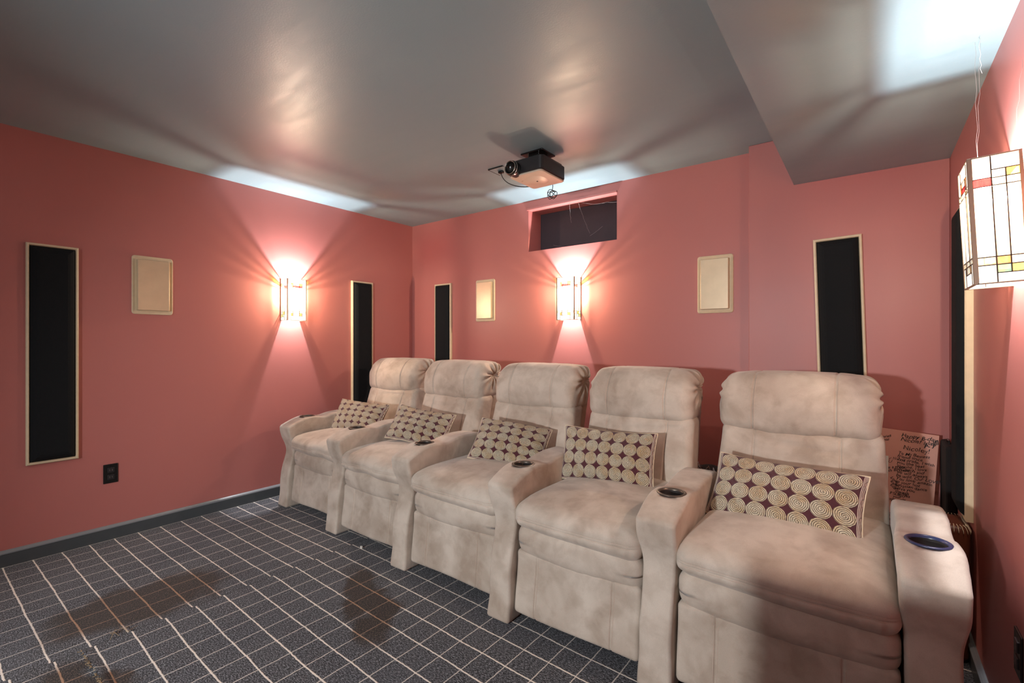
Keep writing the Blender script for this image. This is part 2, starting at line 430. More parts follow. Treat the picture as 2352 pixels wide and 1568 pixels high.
def front_cells():
    c = [(0,0,.17,.20,W),(.17,0,.80,.10,W),(.80,0,1,.20,W),
         (.17,.10,.27,.20,A),(.27,.10,.64,.155,O),(.27,.155,.64,.20,R),(.64,.10,.80,.155,A),(.64,.155,.80,.20,R),
         (0,.20,1,.245,O),
         (0,.245,.17,.79,W),(.17,.245,.27,.79,W),(.27,.245,.64,.79,W),(.64,.245,.80,.79,O),(.80,.245,1,.79,W),
         (0,.79,1,.835,O),(.17,.835,.27,.90,A),(.27,.835,.64,.90,O),(.64,.835,.80,.90,A),(0,.835,.17,1,W),(.80,.835,1,1,W),(.17,.90,.80,1,W)]
    l = [(0,.20,1,.20),(0,.245,1,.245),(.17,.10,.80,.10),(.27,.155,.64,.155),(.17,0,.17,.245),(.80,0,.80,.245),(.27,.10,.27,.245),(.64,.10,.64,.245),
         (0,.79,1,.79),(0,.835,1,.835),(.17,.90,.80,.90),(.17,.835,.17,1),(.80,.835,.80,1),(.27,.79,.27,.90),(.64,.79,.64,.90),(.27,.245,.27,.79),(.64,.245,.64,.79)]
    return c, l
def side_cells(flip=False):
    c = [(0,0,.40,.17,W),(0,.17,.40,.235,R),(0,.235,.40,.80,W),(0,.80,.40,.865,O),(0,.865,.40,1,W),
         (.40,0,1,.11,W),(.40,.11,.71,.175,O),(.71,.11,1,.175,Y_),(.40,.175,.71,.235,O),(.71,.175,1,.235,W),
         (.40,.235,.71,.80,O),(.71,.235,1,.80,O),(.40,.80,.71,.865,A),(.71,.80,1,.865,O),(.40,.865,.71,.93,G),(.71,.865,1,.93,Y_),(.40,.93,1,1,W)]
    l = [(.40,0,.40,1),(.71,.11,.71,.93),(0,.17,.40,.17),(0,.235,1,.235),(.40,.11,1,.11),(.40,.175,1,.175),(0,.80,1,.80),(0,.865,1,.865),(.40,.93,1,.93)]
    if flip:
        c = [(1-u1, v0, 1-u0, v1, m) for u0, v0, u1, v1, m in c]; l = [(1-u1, v0, 1-u0, v1) for u0, v0, u1, v1 in l]
    return c, l
def sconce(loc, rot, label, tilt=0.0, power=1.0):
    t = empty('wall_sconce', loc, label, 'wall lamp', 'stained glass wall sconces', (0, 0, rot))
    if tilt: t.rotation_euler = (Matrix.Rotation(rot, 3, 'Z') @ Matrix.Rotation(tilt, 3, 'X')).to_euler()
    a, b, d = SW/2, SH/2, SD
    e = .0065
    fr = []
    for sx in (-1, 1):
        x0, x1 = (a-e*1.5, a) if sx > 0 else (-a, -a+e*1.5)
        fr.append((x0, x1, -d, -d+e*1.5, -b, b)); fr.append((x0 if sx < 0 else a-e, x1 if sx > 0 else -a+e, -e, 0, -b, b))
        for sz in (-1, 1):
            z0, z1 = (b-.004, b) if sz > 0 else (-b, -b+.004)
            fr.append((a-e if sx > 0 else -a, a if sx > 0 else -a+e, -d+e, -e, z0, z1))
    for sz in (-1, 1):
        z0, z1 = (b-.004, b) if sz > 0 else (-b, -b+.004)
        fr.append((-a+e, a-e, -d, -d+e, z0, z1))
    link('frame', bevel(boxes(fr), .0008, 1), M['bronze'], t)
    link('back_plate', boxes([(-a+e, a-e, -.003, 0, -b+.03, b-.03)]), M['pale'], t)
    cells, lines = front_cells()
    pane('front_pane', t, SW, cells, lines, Matrix.Translation((0, -d+.004, 0)), -a+e*1.5, a-e*1.5)
    for s in (-1, 1):
        cells, lines = side_cells(False)
        if s < 0:   # left side as seen from the room; u runs from the room edge to the wall
            M4 = Matrix.Translation((-a+.003, 0, 0)) @ Matrix.Rotation(-PI/2, 4, 'Z')
            cells = [(1-u1, v0, 1-u0, v1, m) for u0, v0, u1, v1, m in cells]; lines = [(1-u1, v0, 1-u0, v1) for u0, v0, u1, v1 in lines]
        else: M4 = Matrix.Translation((a-.003, 0, 0)) @ Matrix.Rotation(PI/2, 4, 'Z')
        if s < 0: pane('side_pane', t, SD, cells, lines, M4, e, d-e*1.5)
        else: pane('side_pane', t, SD, cells, lines, M4, -d+e*1.5, -e)
    Rm = t.rotation_euler.to_matrix()
    for z, e_w, kind in ((.062, 64.0*power, 'POINT'), (-.085, 13.0*power, 'SPOT')):
        ld = bpy.data.lights.new('bulb', kind); ld.energy = e_w; ld.color = (1.0, .975, 1.0); ld.shadow_soft_size = .009
        if kind == 'SPOT': ld.spot_size = math.radians(150); ld.spot_blend = .3
        lo = bpy.data.objects.new('bulb', ld); C.objects.link(lo)
        lo.location = Vector(loc) + Rm @ Vector((0, -.057, z))
        if kind == 'SPOT': lo.rotation_euler = (PI, 0, 0)
    return t
sconce((XL, 1.940, 1.527), LEFT, 'lit stained glass sconce on the left wall between speaker and narrow panel')
sconce((-1.836, YB, 1.527), BACK, 'lit stained glass sconce on the back wall under the hatch opening')
sconce((XR-.004, 1.760, 1.512), RIGHT, 'large-looking lit stained glass sconce on the right wall at the photo edge', tilt=math.radians(2.6), power=.50)

# ------------------------------------------------------------------ projector
pj = empty('video_projector', (-1.6425, 2.435, 2.36), 'black projector with pale underside hanging from the ceiling', 'projector')
def prounded(sx, sy, z0, z1, r, inset0=0, inset1=0):
    bm = bmesh.new(); rr = []
    for z, ins in ((z0, inset0+.004), (z0+.004, inset0), (z1-.006, inset1), (z1, inset1+.006)):
        rr.append([bm.verts.new((x, y, z)) for x, y in rounded_rect(sx/2-ins, sy/2-ins, r, 5)])
    n = len(rr[0])
    for A, B in zip(rr, rr[1:]):
        for i in range(n): bm.faces.new((A[i], A[(i+1) % n], B[(i+1) % n], B[i]))
    bm.faces.new(rr[0]); bm.faces.new(rr[-1]); bmesh.ops.recalc_face_normals(bm, faces=bm.faces); return bm
link('body', prounded(.245, .275, -.146, -.062, .022), M['blackgrey'], pj)
un = link('underside_cover', prounded(.238, .268, -.158, -.1455, .02), M['pale'], pj)
# raised tear-drop on the underside
bm = bmesh.new(); ring0 = []; ring1 = []
for k in range(36):
    th = 2*PI*k/36; rx = .085*math.cos(th)-.02; ry = (.075+.02*math.cos(th))*math.sin(th)
    ring0.append(bm.verts.new((rx, ry, -.158))); ring1.append(bm.verts.new((rx*.78-.004, ry*.72, -.165)))
for k in range(36): bm.faces.new((ring0[k], ring0[(k+1) % 36], ring1[(k+1) % 36], ring1[k]))
bm.faces.new(ring1); bmesh.ops.recalc_face_normals(bm, faces=bm.faces)
em = link('embossed_boss', bm, M['pale'], pj, True)
link('sensor_dot', lathe([(0, -.1665), (.006, -.1665), (.006, -.164), (0, -.164)], 16), M['dark'], em)
fc = bpy.data.curves.new('maker_lettering', 'FONT'); fc.body = 'INFOCUS'; fc.size = .022; fc.extrude = .0007; fc.align_x = 'CENTER'
me = bpy.data.objects.new('tmp', fc); C.objects.link(me); bpy.context.view_layer.update()
mm = bpy.data.meshes.new_from_object(me.evaluated_get(bpy.context.evaluated_depsgraph_get())); bpy.data.objects.remove(me)
lt = link('maker_lettering', mm, M['speaker'], em); lt.rotation_euler = (PI, 0, PI/2); lt.location = (-.092, .0, -.1585)
# lens at the left of the front
bm = lathe([(.0, .012), (.031, .012), (.033, .030), (.036, .036), (.041, .036), (.043, .030), (.043, -.03), (0, -.03)], 40)
bm.transform(Matrix.Translation((-.068, -.155, -.120)) @ Matrix.Rotation(PI/2, 4, 'X'))
ln = link('lens_barrel', bm, M['black'], pj, True)
for yy, r in ((-.1925, .0385), (-.176, .0432)):
    bm = tube(bmesh.new(), [(-.068+r*math.cos(2*PI*k/40), yy, -.120+r*math.sin(2*PI*k/40)) for k in range(40)], .0022, 6, True)
    link('trim_ring', bm, M['silver'], ln, True)
bm = lathe([(0, 0), (.012, .002), (.024, .007), (.031, .014)], 32); bm.transform(Matrix.Translation((-.068, -.1655, -.120)) @ Matrix.Rotation(-PI/2, 4, 'X'))
link('glass_element', bm, M['black'], ln, True)
link('ceiling_mount', bevel(boxes([(-.075, .085, -.09, .09, -.064, -.048), (-.035, .045, -.05, .05, -.048, -.006), (-.075, .085, -.075, .075, -.010, 0)]), .003, 2), M['black'], pj)
link('top_vent_cover', bevel(boxes([(.02, .112, -.10, .11, -.064, -.052)]), .004, 2), M['blackgrey'], pj)
# cable bundle hanging behind the projector
bm = bmesh.new(); random.seed(5)
for j in range(4):
    ph = random.uniform(0, 6); tilt = random.uniform(-.9, .9); rr_ = random.uniform(.022, .034)
    pts = []
    for k in range(26):
        th = 2*PI*k/26; v = Vector((rr_*math.cos(th), .008*math.sin(2*th+ph), rr_*.75*math.sin(th)+.004*math.sin(3*th)))
        v = Matrix.Rotation(tilt, 3, 'Y') @ (Matrix.Rotation(ph, 3, 'Z') @ v)
        pts.append(v + Vector((0, 0, -.012*j*.4)))
    tube(bm, pts, .0022, 6, True)
tube(bm, [(0, 0, .02), (.01, -.01, .045), (.012, -.02, .075), (0, -.06, .085), (0, -.09, .084)], .0022, 6)
cb = link('coiled_cable', bm, M['black'], pj, True); cb.location = (-.0225, .21, -.184); cb['label'] = 'black cable tangle'
# ceiling plate and power lead
cp = empty('ceiling_box', (-1.985, 2.505, ZC), 'pale square plate with black plug on the ceiling left of the projector', 'ceiling plate')
link('cover_plate', bevel(boxes([(-.06, .06, -.06, .06, -.006, 0)]), .002, 1), M['ceil'], cp)
link('dark_edge', boxes([(-.062, -.058, -.062, .062, -.007, 0), (-.062, .062, -.064, -.060, -.007, 0)]), M['black'], cp)
link('plug', bevel(boxes([(-.018, .018, -.012, .012, -.022, -.006)]), .004, 2), M['black'], cp)
bm = bmesh.new(); P0, P1, P2, P3 = Vector((-1.985, 2.505, 2.338)), Vector((-1.985, 2.53, 2.26)), Vector((-1.86, 2.58, 2.215)), Vector((-1.70, 2.588, 2.235))
tube(bm, [P0*(1-s)**3 + P1*3*s*(1-s)**2 + P2*3*s*s*(1-s) + P3*s**3 for s in [i/24 for i in range(25)]], .003, 8)
tag(link('power_cord', bm, M['black'], None, True), 'thin black cord sagging from the ceiling plate to the projector', 'cord')

# ------------------------------------------------------------------ recliners
ARMX = [-3.405, -2.690, -1.985, -1.275, -.590, .135]
YFR = 1.60
LOWY = [.075, .045, .020, .0, .0, .0]        # the row bows: far chairs stand slightly further back
def arm_deform(seed):
    def f(x, y, z):
        # y from -.345 (front) to .345, z from -.3175 to .3175
        Z = z + .3175; Yd = y + .345
        w = .82 + .18*sst(.38, .56, Z)
        w *= 1 + .07*gs(Yd-.16, .12)*sst(.5, .6, Z) - .06*gs(Yd-.36, .07)*sst(.45, .6, Z)
        w *= 1 + .05*sst(.15, .0, Z)
        x2 = x*w
        dy = .046*gs(Z-.41, .13)*sst(.2, .0, Yd) - .012*sst(.12, 0, Z)*sst(.2, 0, Yd)
        top = sst(.35, .63, Z)
        dz = -.056*(max(0, 1-Yd/.17)**1.5)*top + .008*gs(Yd-.47, .13)*top - .012*gs(Yd-.30, .05)*top - .07*(max(0, (Yd-.56)/.13)**2)*top
        k = .0022*nz(x, y, z, 9, seed) + .001*nz(x, y, z, 26, seed)
        return (x2+k, y+dy+k, z+dz + (k if Z > .1 else 0))
    return f
def make_arm(parent, x, yoff, seed, blue=False):
    bm = soft_box((.140, .69, .635), .015, (6, 26, 24), 5, arm_deform(seed), ez=(.10,))
    bm.transform(Matrix.Translation((x, 1.59+.345+yoff, .3175)))
    arm = link('armrest', bm, M['suede'], parent, True)
    cx, cy, cz = x, 1.775+yoff, .6335
    # cut the cup hole
    cut = lathe([(0, -.075), (.047, -.075), (.047, .05), (0, .05)], 32); cut.transform(Matrix.Translation((cx, cy, cz)))
    co = link('cut', cut, None, parent)
    md = arm.modifiers.new('hole', 'BOOLEAN'); md.object = co; md.operation = 'DIFFERENCE'; md.solver = 'EXACT'
    bpy.context.view_layer.update()
    nm = bpy.data.meshes.new_from_object(arm.evaluated_get(bpy.context.evaluated_depsgraph_get()))
    arm.modifiers.clear(); arm.data = nm; bpy.data.objects.remove(co)
    for p in nm.polygons: p.use_smooth = True
    bm = lathe([(.0430, -.004), (.0445, .0028), (.048, .0040), (.0525, .0028), (.0545, .0002), (.051, -.002), (.0465, -.004)], 40)
    bm.transform(Matrix.Translation((cx, cy, cz)))
    rg = link('cup_ring', bm, M['cupblue' if blue else 'cupring'], arm, True)
    bm = lathe([(.0462, .0015), (.0438, -.001), (.0405, -.068), (0, -.070)], 40); bm.transform(Matrix.Translation((cx, cy, cz)))
    link('cup_well', bm, M['cup'], arm, True)
    return arm
def seam(x, s): return gs(abs(x)-s, .0045)

from mathutils.bvhtree import BVHTree
def stitching(o, lines, horizontal=False):
    """dashed thread laid on the front of a cushion; lines = (fixed, a, b)"""
    bm0 = bmesh.new(); bm0.from_mesh(o.data); tree = BVHTree.FromBMesh(bm0); bm0.free()
    for fixed, a, b in lines:
        s = a; bm = bmesh.new(); last = None
        while s < b-.006:
            pts = []
            for q in (0, .0026, .0052, .0078):
                org = Vector((s+q, -3, fixed)) if horizontal else Vector((fixed, -3, s+q))
                h = tree.ray_cast(org, Vector((0, 1, 0)))
                if h[0] is None: break
                pts.append(h[0] + h[1]*(.0004 if q < .006 else -.0006))
            if len(pts) == 4:
                if last: pts = [last] + pts
                tube(bm, pts, .0009, 4); last = pts[-1]
            s += .0078
        link('stitching', bm, M['thread'], o)
def recliner(i, label):
    xa, xb = ARMX[i], ARMX[i+1]; cx = (xa+xb)/2; w = (xb-xa)-.122
    yo = LOWY[i]; sd = i*3.7+1; hw = w/2
    rnd = random.Random(i+20); BX = (-.066, -.036, -.008, -.022, -.030)[i]
    r = empty('recliner', (cx, YFR+yo, 0), label, 'recliner', 'row of five taupe suede recliners')
    def add(name, bm, c, mat='suede', parent=r):
        bm.transform(Matrix.Translation((c[0], c[1]+yo, c[2])))
        o = link(name, bm, M[mat], parent, True)
        return o
    # seat cushion
    wob = rnd.uniform(-1, 1)
    def f(x, y, z):
        yy = y + .355; u = x/hw
        top = sst(-.02, .06, z)
        z2 = z + top*(.032*(1-u*u)*sst(0, .22, yy)*(1-.5*sst(.35, .7, yy)) - .012*sst(.12, 0, yy)) - .014*sst(0, -.06, z)*sst(.2, 0, yy)*(u*.5)
        y2 = y - .014*(1-u*u)*sst(.2, 0, yy) + .012*sst(.25, 0, yy)*sst(-.02, -.06, z)
        g = gs(z+.008, .0035)*sst(.08, 0, yy)*.0045 + gs(z-.002, .003)*sst(.08, 0, yy)*.002
        y2 += g
        pk = .0038*math.sin(u*38+nz(x, 0, 0, 6, sd)*6)*gs(z+.028, .02)*sst(.08, 0, yy)
        k = .0025*nz(x, y, z, 4, sd) + .0006*nz(x, y, z, 15, sd)
        if i in (0, 1): z2 += .010*gs(u-.1-.4*wob, .5)*sst(.2, 0, yy)*math.sin(u*5+i*2)
        return (x+k*.5, y2+pk+k, z2+k)
    sc_ = add('seat_cushion', soft_box((w, .71, .128), .050, (26, 20, 8), 6, f, ez=(-.004,)), (0, 1.60+.355-YFR, .463))
    stitching(sc_, [(.4645, -hw+.03, hw-.03), (.4515, -hw+.03, hw-.03)], True)
    # front roll
    def f(x, y, z):
        u = x/hw
        k = .0022*nz(x, y, z, 5, sd+1) + .0006*nz(x, y, z, 18, sd)
        return (x, y - .012*(1-u*u) + .012*sst(0, -.07, z) + k, z + .008*u*u*(1 if z < 0 else -1) + k)
    add('front_roll', soft_box((w-.004, .14, .150), .045, (18, 3, 6), 5, f), (0, 1.625+.07-YFR, .352))
    # footrest skirt with two stitched seams
    def f(x, y, z):
        fr = sst(.02, -.03, y)
        k = .003*nz(x, 0, z, 4, sd+2) + .0006*nz(x, y, z, 22, sd)
        yy = y - .022*sst(.1, -.13, z) + seam(x, .170)*.0055*fr + k*fr
        yy += .003*math.sin(x*90+sd)*sst(.05, .12, z)*fr*gs(x-.09*wob, .09)
        return (x, yy, z+.003*math.sin(x*11+sd)*(1 if z < -.1 else 0))
    fs_ = add('footrest_skirt', soft_box((w-.008, .055, .262), .018, (26, 2, 14), 4, f, ex=(-.170, .170)), (0, 1.632+.0275-YFR, .178))
    stitching(fs_, [(sx*.170+d, .06, .27) for sx in (-1, 1) for d in (-.0065, .0065)])
    # hidden carcass that carries the cushions
    add('seat_base', bevel(boxes([(-hw+.015, hw-.015, 0, .62, .05, .40)]), .01, 1), (0, 1.70-YFR, 0))
    # lumbar cushion
    def lean(z): return .30*(z-.45)      # back plane leans away with height
    def f(x, y, z):
        Z = z + .635; u = x/hw
        fr = sst(.03, -.05, y)
        y2 = y + lean(Z) - .018*fr*(1-u*u)*gs(Z-.66, .14) + seam(x, .155)*.0055*fr
        x2 = x*(1 + .035*sst(.80, .55, Z) )
        edge = sst(.70, .80, Z)*fr
        y2 += .0045*math.sin(x*52+3*nz(x, 0, Z, 5, sd))*edge*(.5+.5*nz(x, 0, 0, 4, sd+5)) + .010*gs(Z-.765-.02*math.sin(u*2+sd), .012)*fr*sst(.9, .1, abs(u-.3*wob))
        k = .003*nz(x, y, Z, 4, sd+3) + .0007*nz(x, y, Z, 16, sd)
        return (x2+k*.5, y2+k, z+k - .006*fr*(1-u*u)*sst(.75, .82, Z)*(1+.6*math.sin(u*4+sd)))
    lc_ = add('lumbar_cushion', soft_box((w-.008, .15, .40), .040, (26, 4, 24), 5, f, ex=(-.155, .155)), (BX*.6, 2.205+.075-YFR, .635))
    stitching(lc_, [(BX*.6+sx*.157+d, .50, .795) for sx in (-1, 1) for d in (-.0065, .0065)])
    # headrest roll with gathered pleats at its ends
    HW = (w-.004)/2
    def f(x, y, z):
        Z = z + .928; u = x/HW
        fr = sst(.02, -.08, y)
        y2 = y + .42*z*sst(-.1, .13, z) + .07*z*sst(0, -.13, z)
        y2 += -.016*fr*(1-u**4)*gs(z+.01, .10) + seam(x, .152)*.0060*fr
        z2 = z - .034*(abs(u)**6)*sst(0, .12, z) - .010*sst(-.05, -.13, z)*fr*math.cos(u*3.2+wob)*(1-u*u) + seam(x, .152)*-.003*sst(.08, .12, z)
        # pleats radiate from a point near the top of each end
        cy, cz2 = .035, .050; dy_, dz_ = y-cy, z-cz2; d = math.hypot(dy_, dz_); th = math.atan2(dz_, dy_)
        endf = sst(.68, .97, abs(u))
        pl = math.sin(th*11+sd)*math.exp(-((d-.065)/.055)**2)*endf
        sx = 1 if x > 0 else -1
        x2 = x + sx*(.008*pl - .020*gs(d, .045)*endf)
        y2 += -.011*pl*fr; z2 += .008*pl*sst(.05, .12, z)
        # corner droop
        k = .003*nz(x, y, z, 4, sd+4) + .0008*nz(x, y, z, 17, sd)
        y2 += .0025*math.sin(x*60+2*nz(x, 0, z, 6, sd))*sst(.06, .12, z)
        return (x2, y2+k, z2+k)
    hr_ = add('headrest', soft_box((w-.004, .225, .268), .056, (44, 24, 26), 12, f, ex=(-.152, .152)), (BX, 2.315+.1125-YFR, .928))
    stitching(hr_, [(BX+sx*.152+d, .815, 1.035) for sx in (-1, 1) for d in (-.0065, .0065)])
    # upholstered rear shell
    def f(x, y, z):
        Z = z + .62; k = .002*nz(x, y, z, 8, sd+6)
        return (x*(1-.02*sst(.5, .9, Z))+k, y + lean(Z)+k, z)
    add('back_shell', soft_box((w-.035, .10, .70), .03, (6, 3, 12), 4, f), (BX*.6, 2.33+.05-YFR, .62))
    # arms: left one for each seat, both for the last
    make_arm(r, xa-cx, 1.59-1.59+yo-yo-YFR+yo*0 + yo, sd)
    if i == 4: make_arm(r, xb-cx, yo-YFR, sd+9, True)
    return r
LAB = ['taupe suede recliner farthest from the camera, against the left wall',
       'second taupe suede recliner from the left wall, gathered headrest seen from its side',
       'middle taupe suede recliner of the row, directly below the back wall sconce',
       'taupe suede recliner with the upright lumbar pillow, next to the nearest one',
       'nearest taupe suede recliner with armrests on both sides and a blue-rimmed cup holder']
recl = [recliner(i, LAB[i]) for i in range(5)]

# ------------------------------------------------------------------ lumbar pillows
def pillow(c, rot, W_, H_, cols, rows, label, seed=0, T_=.145, lay=None):
    r = empty('throw_pillow', c, label, 'pillow', 'rosette throw pillows on the recliners', rot)
    def surf(side):
        nu, nv = 72, 44; bm = bmesh.new(); uvl = bm.loops.layers.uv.new('UVMap')
        bl = bm.verts.layers.float.new('border'); g = []; uvs = {}
        for i in range(nu+1):
            row = []
            for j in range(nv+1):
                u = math.sin((i/nu-.5)*PI*.999) if False else (2*i/nu-1); v = 2*j/nv-1
                u = math.copysign(1-(1-abs(u))**1.35, u); v = math.copysign(1-(1-abs(v))**1.35, v)
                t = max(0, (1-u*u)*(1-v*v))**.42
                x = W_/2*u*(1-.045*(1-v*v)); z = H_/2*v*(1-.075*(1-u*u))
                rim = 1 if (abs(u) > .9999 or abs(v) > .9999) else 0
                k = (.004*nz(x, side, z, 12, seed)+.003*math.sin(u*22+seed)*abs(v)**3)*(1-rim)
                y = -side*(T_/2*t + k*.6) 
                y += .012*math.sin(u*2.2+seed)*(v) 
                vt = bm.verts.new((x, y, z)); row.append(vt)
                b = 1.0 + max(0, abs(u)-.945)*4 + max(0, abs(v)-.955)*4 if (abs(u) > .945 or v < -.955) else .5
                vt[bl] = b
                uvs[vt] = ((u/.95+1)/2*cols, (v/.97+1)/2*rows)
            g.append(row)
        for i in range(nu):
            for j in range(nv):
                vs = (g[i][j], g[i+1][j], g[i+1][j+1], g[i][j+1])
                if side < 0: vs = vs[::-1]
                fc = bm.faces.new(vs)
                for lp in fc.loops: lp[uvl].uv = uvs[lp.vert]
        return bm
    link('embroidered_front', surf(1), M['pillow'], r, True)
    link('plain_back', surf(-1), M['maroon'], r, True)
    # corded rim
    pts = []
    for a, b_, ax in ((-1, 1, 0), (-1, 1, 1), (1, -1, 2), (1, -1, 3)):
        for k in range(30):
            s = a+(b_-a)*k/30
            u, v = ((s, -1), (1, s), (s, 1), (-1, s))[ax]
            pts.append((W_/2*u*(1-.045*(1-v*v)), .012*math.sin(u*2.2+seed)*v, H_/2*v*(1-.075*(1-u*u))))
    link('corded_edge', tube(bmesh.new(), pts, .0035, 6, True), M['stitch'], r, True)
    return r
RD = math.radians
PIL = [
 ((-3.07, 2.150, .632), (RD(-34), RD(2), RD(16)), .43, .25, 6, 5, 'rosette pillow on the farthest recliner, beside the left wall'),
 ((-2.335, 2.10, .643), (RD(-36), RD(8), RD(17)), .425, .25, 6, 5, 'rosette pillow on the second recliner from the left wall'),
 ((-1.592, 2.09, .630), (RD(-38), RD(7), RD(20)), .42, .26, 6, 5, 'rosette pillow slumped on the middle recliner of the row'),
 ((-1.005, 2.09, .648), (RD(-24), RD(0), RD(10)), .455, .26, 7, 4, 'upright rosette pillow facing the camera on the second nearest recliner'),
 ((-.258, 2.035, .615), (RD(-33), RD(1.5), RD(-6)), .51, .265, 7, 4, 'slanting rosette pillow on the nearest recliner'),
]
for k, p in enumerate(PIL): pillow(*p[:7], seed=k*2.3)

# ------------------------------------------------------------------ things behind the nearest recliner
pb = empty('birthday_poster', (.000, 2.99, .405), 'pink poster board covered in handwritten birthday greetings behind the nearest recliner', 'poster', None, (RD(-4), RD(3.8), 0))
link('board', bevel(boxes([(-.29, .245, -.003, .003, -.402, .365)]), .001, 1), M['card'], pb)
def writing(txt, x, z, size, rot=0, shear=.25, bold=.0):
    fc = bpy.data.curves.new('handwriting', 'FONT'); fc.body = txt; fc.size = size; fc.shear = shear; fc.extrude = .0004; fc.offset = -.0001+bold*.5
    fc.space_line = .78
    o = bpy.data.objects.new('tmp', fc); C.objects.link(o); bpy.context.view_layer.update()
    m = bpy.data.meshes.new_from_object(o.evaluated_get(bpy.context.evaluated_depsgraph_get())); bpy.data.objects.remove(o)
    for v in m.vertices:
        v.co.x += .0015*math.sin(v.co.x*170+v.co.y*60); v.co.y += .0018*math.sin(v.co.x*120+1)
    h = link('handwriting', m, M['ink'], pb); h.location = (x, -.0036, z); h.rotation_euler = (PI/2, -rot, 0)
    return h
writing('Happy B-day\nNicole! lylas', .105, .335, .026, RD(-1), .2, .0006)
writing('Nicoley!', .115, .275, .030, RD(-1), .1)
writing('To My Bestest\nfriend since\n2nd grade. I wish\nyou the best\ntonight. I love\nso much and\nwe will always\nbe wild. Our LOVE!\nYou look amazin\nin your hot\nEgyptian dance\nLove you\nalways\nDanyka', .098, .248, .020, RD(0), .2, .0004)
writing('Dear Nicole\n  \u2661 U', .035, .215, .019, RD(2), .2)
writing('have a great\n 16th Birthday', .04, .165, .019, RD(12), .2, .0006)
writing('Love\n  Kelly\n    Kogi', .075, .125, .018, RD(-32), .2, .0006)
writing('P.S. Bring!\n  your\n  energy', .080, .045, .018, RD(8), .2, .0006)
writing('Happy\nBday \u2661 Kaitlyn Robert', .045, .020, .019, RD(-2), .1, .0008)
writing('Dear Nicole :\nI LOVE YOU\nHope you have the\nbest sweet 16\n      ever !!!\n   Love, Jimmy!', .05, -.045, .021, RD(-2), .15)
writing('xoxo you', .155, -.175, .020, RD(38), .3, .0008)
writing('Do', .19, -.185, .018, RD(0), .1, .0006)
writing('so many memories\nhave a great year\nlove always\nxo Sara', -.06, .262, .019, RD(28), .3, .0006)
writing('A. Jill', .195, .295, .028, RD(28), .4, .0014)
wp = link('white_sheet', bevel(boxes([(-.10, .10, -.002, .002, -.50, .14)]), .0005, 1), M['white']); wp.location = (-.025, 2.93, .545-.02); wp.rotation_euler = (RD(-3), RD(1), 0)
tag(wp, 'edge of a tall white sheet between the nearest recliner and the poster board', 'sheet')
wp.location.z = .505
cs = empty('instrument_case', (.262, 2.93, 0), 'tall black case standing in the right corner beside the poster board', 'case')
link('case_body', bevel(boxes([(.012, .046, -.10, .12, .0, .735)]), .012, 3), M['dark'], cs)
link('carry_handle', tube(bmesh.new(), [(.03, -.03, .732), (.03, -.025, .748), (.03, .03, .748), (.03, .035, .732)], .004, 6), M['black'], cs)
# laced brown leather bag
pf = empty('leather_bag', (.256, 2.50, 0), 'slim brown leather bag with cream whip-stitched top edge, between nearest armrest and right wall', 'bag')
def fpf(x, y, z):
    Z = z+.255; k = .005*nz(x, y, z, 9, 3) + .004*math.sin(y*70+x*30)*sst(.25, .48, Z)*(1-sst(.49, .51, Z))
    return (x+k, y+k, z)
lb = link('leather_body', soft_box((.092, .17, .51), .025, (8, 12, 14), 5, fpf), M['leather'], pf, True); lb.location = (0, 0, .255)
bm = bmesh.new()
per = rounded_rect(.046, .085, .025, 8); n = 40
L = [Vector((a, b, 0)) for a, b in per]; seg = [(L[(i+1) % len(L)]-L[i]).length for i in range(len(L))]; tot = sum(seg)
for q in range(n):
    d = tot*q/n; i = 0
    while d > seg[i]: d -= seg[i]; i += 1
    p = L[i].lerp(L[(i+1) % len(L)], d/seg[i]); nrm = Vector((p.x/.046, p.y/.085, 0)).normalized()
    tube(bm, [p - nrm*.014 + Vector((0, 0, .512)), p - nrm*.004 + Vector((0, 0, .508)), p + nrm*.004 + Vector((0, 0, .494)), p + nrm*.005 + Vector((0, 0, .484))], .0014, 5)
link('lacing', bm, M['stitch'], pf, True)
# fringed throw bundled between the two nearest recliners
ft = empty('fringed_throw', (-.72, 2.62, 0), 'dark throw with pale fringe behind the gap between the two nearest recliners', 'throw')
def fft(x, y, z):
    k = .012*nz(x, y, z, 9, 8); return (x+k, y+k, z+(k*1.5 if z > 0 else 0))
fb = link('folded_cloth', soft_box((.26, .20, .525), .04, (12, 10, 14), 5, fft), M['dark'], ft, True); fb.location = (.02, 0, .2625)
bm = bmesh.new(); rn = random.Random(4)
for q in range(26):
    x = -.09 + .22*rn.random(); y = -.09+.13*rn.random(); pts = [Vector((x, y, .530))]
    dx = rn.uniform(-1, 1)
    for s in range(7): pts.append(pts[-1] + Vector((.005*dx+rn.uniform(-.004, .004), -.002+rn.uniform(-.002, .002), (.006 if s < 3 else -.009)+rn.uniform(-.003, .003))))
    tube(bm, pts, .0016, 5)
link('fringe', bm, M['web'], ft, True)
# little white tag under the skirt of the second recliner
tg = link('paper_scrap', bevel(boxes([(-.008, .008, -.004, .004, 0, .012)]), .001, 1), M['white']); tg.location = (-2.35, 1.66, 0)
tag(tg, 'tiny white paper scrap on the carpet under the second recliner from the left wall', 'paper scrap')

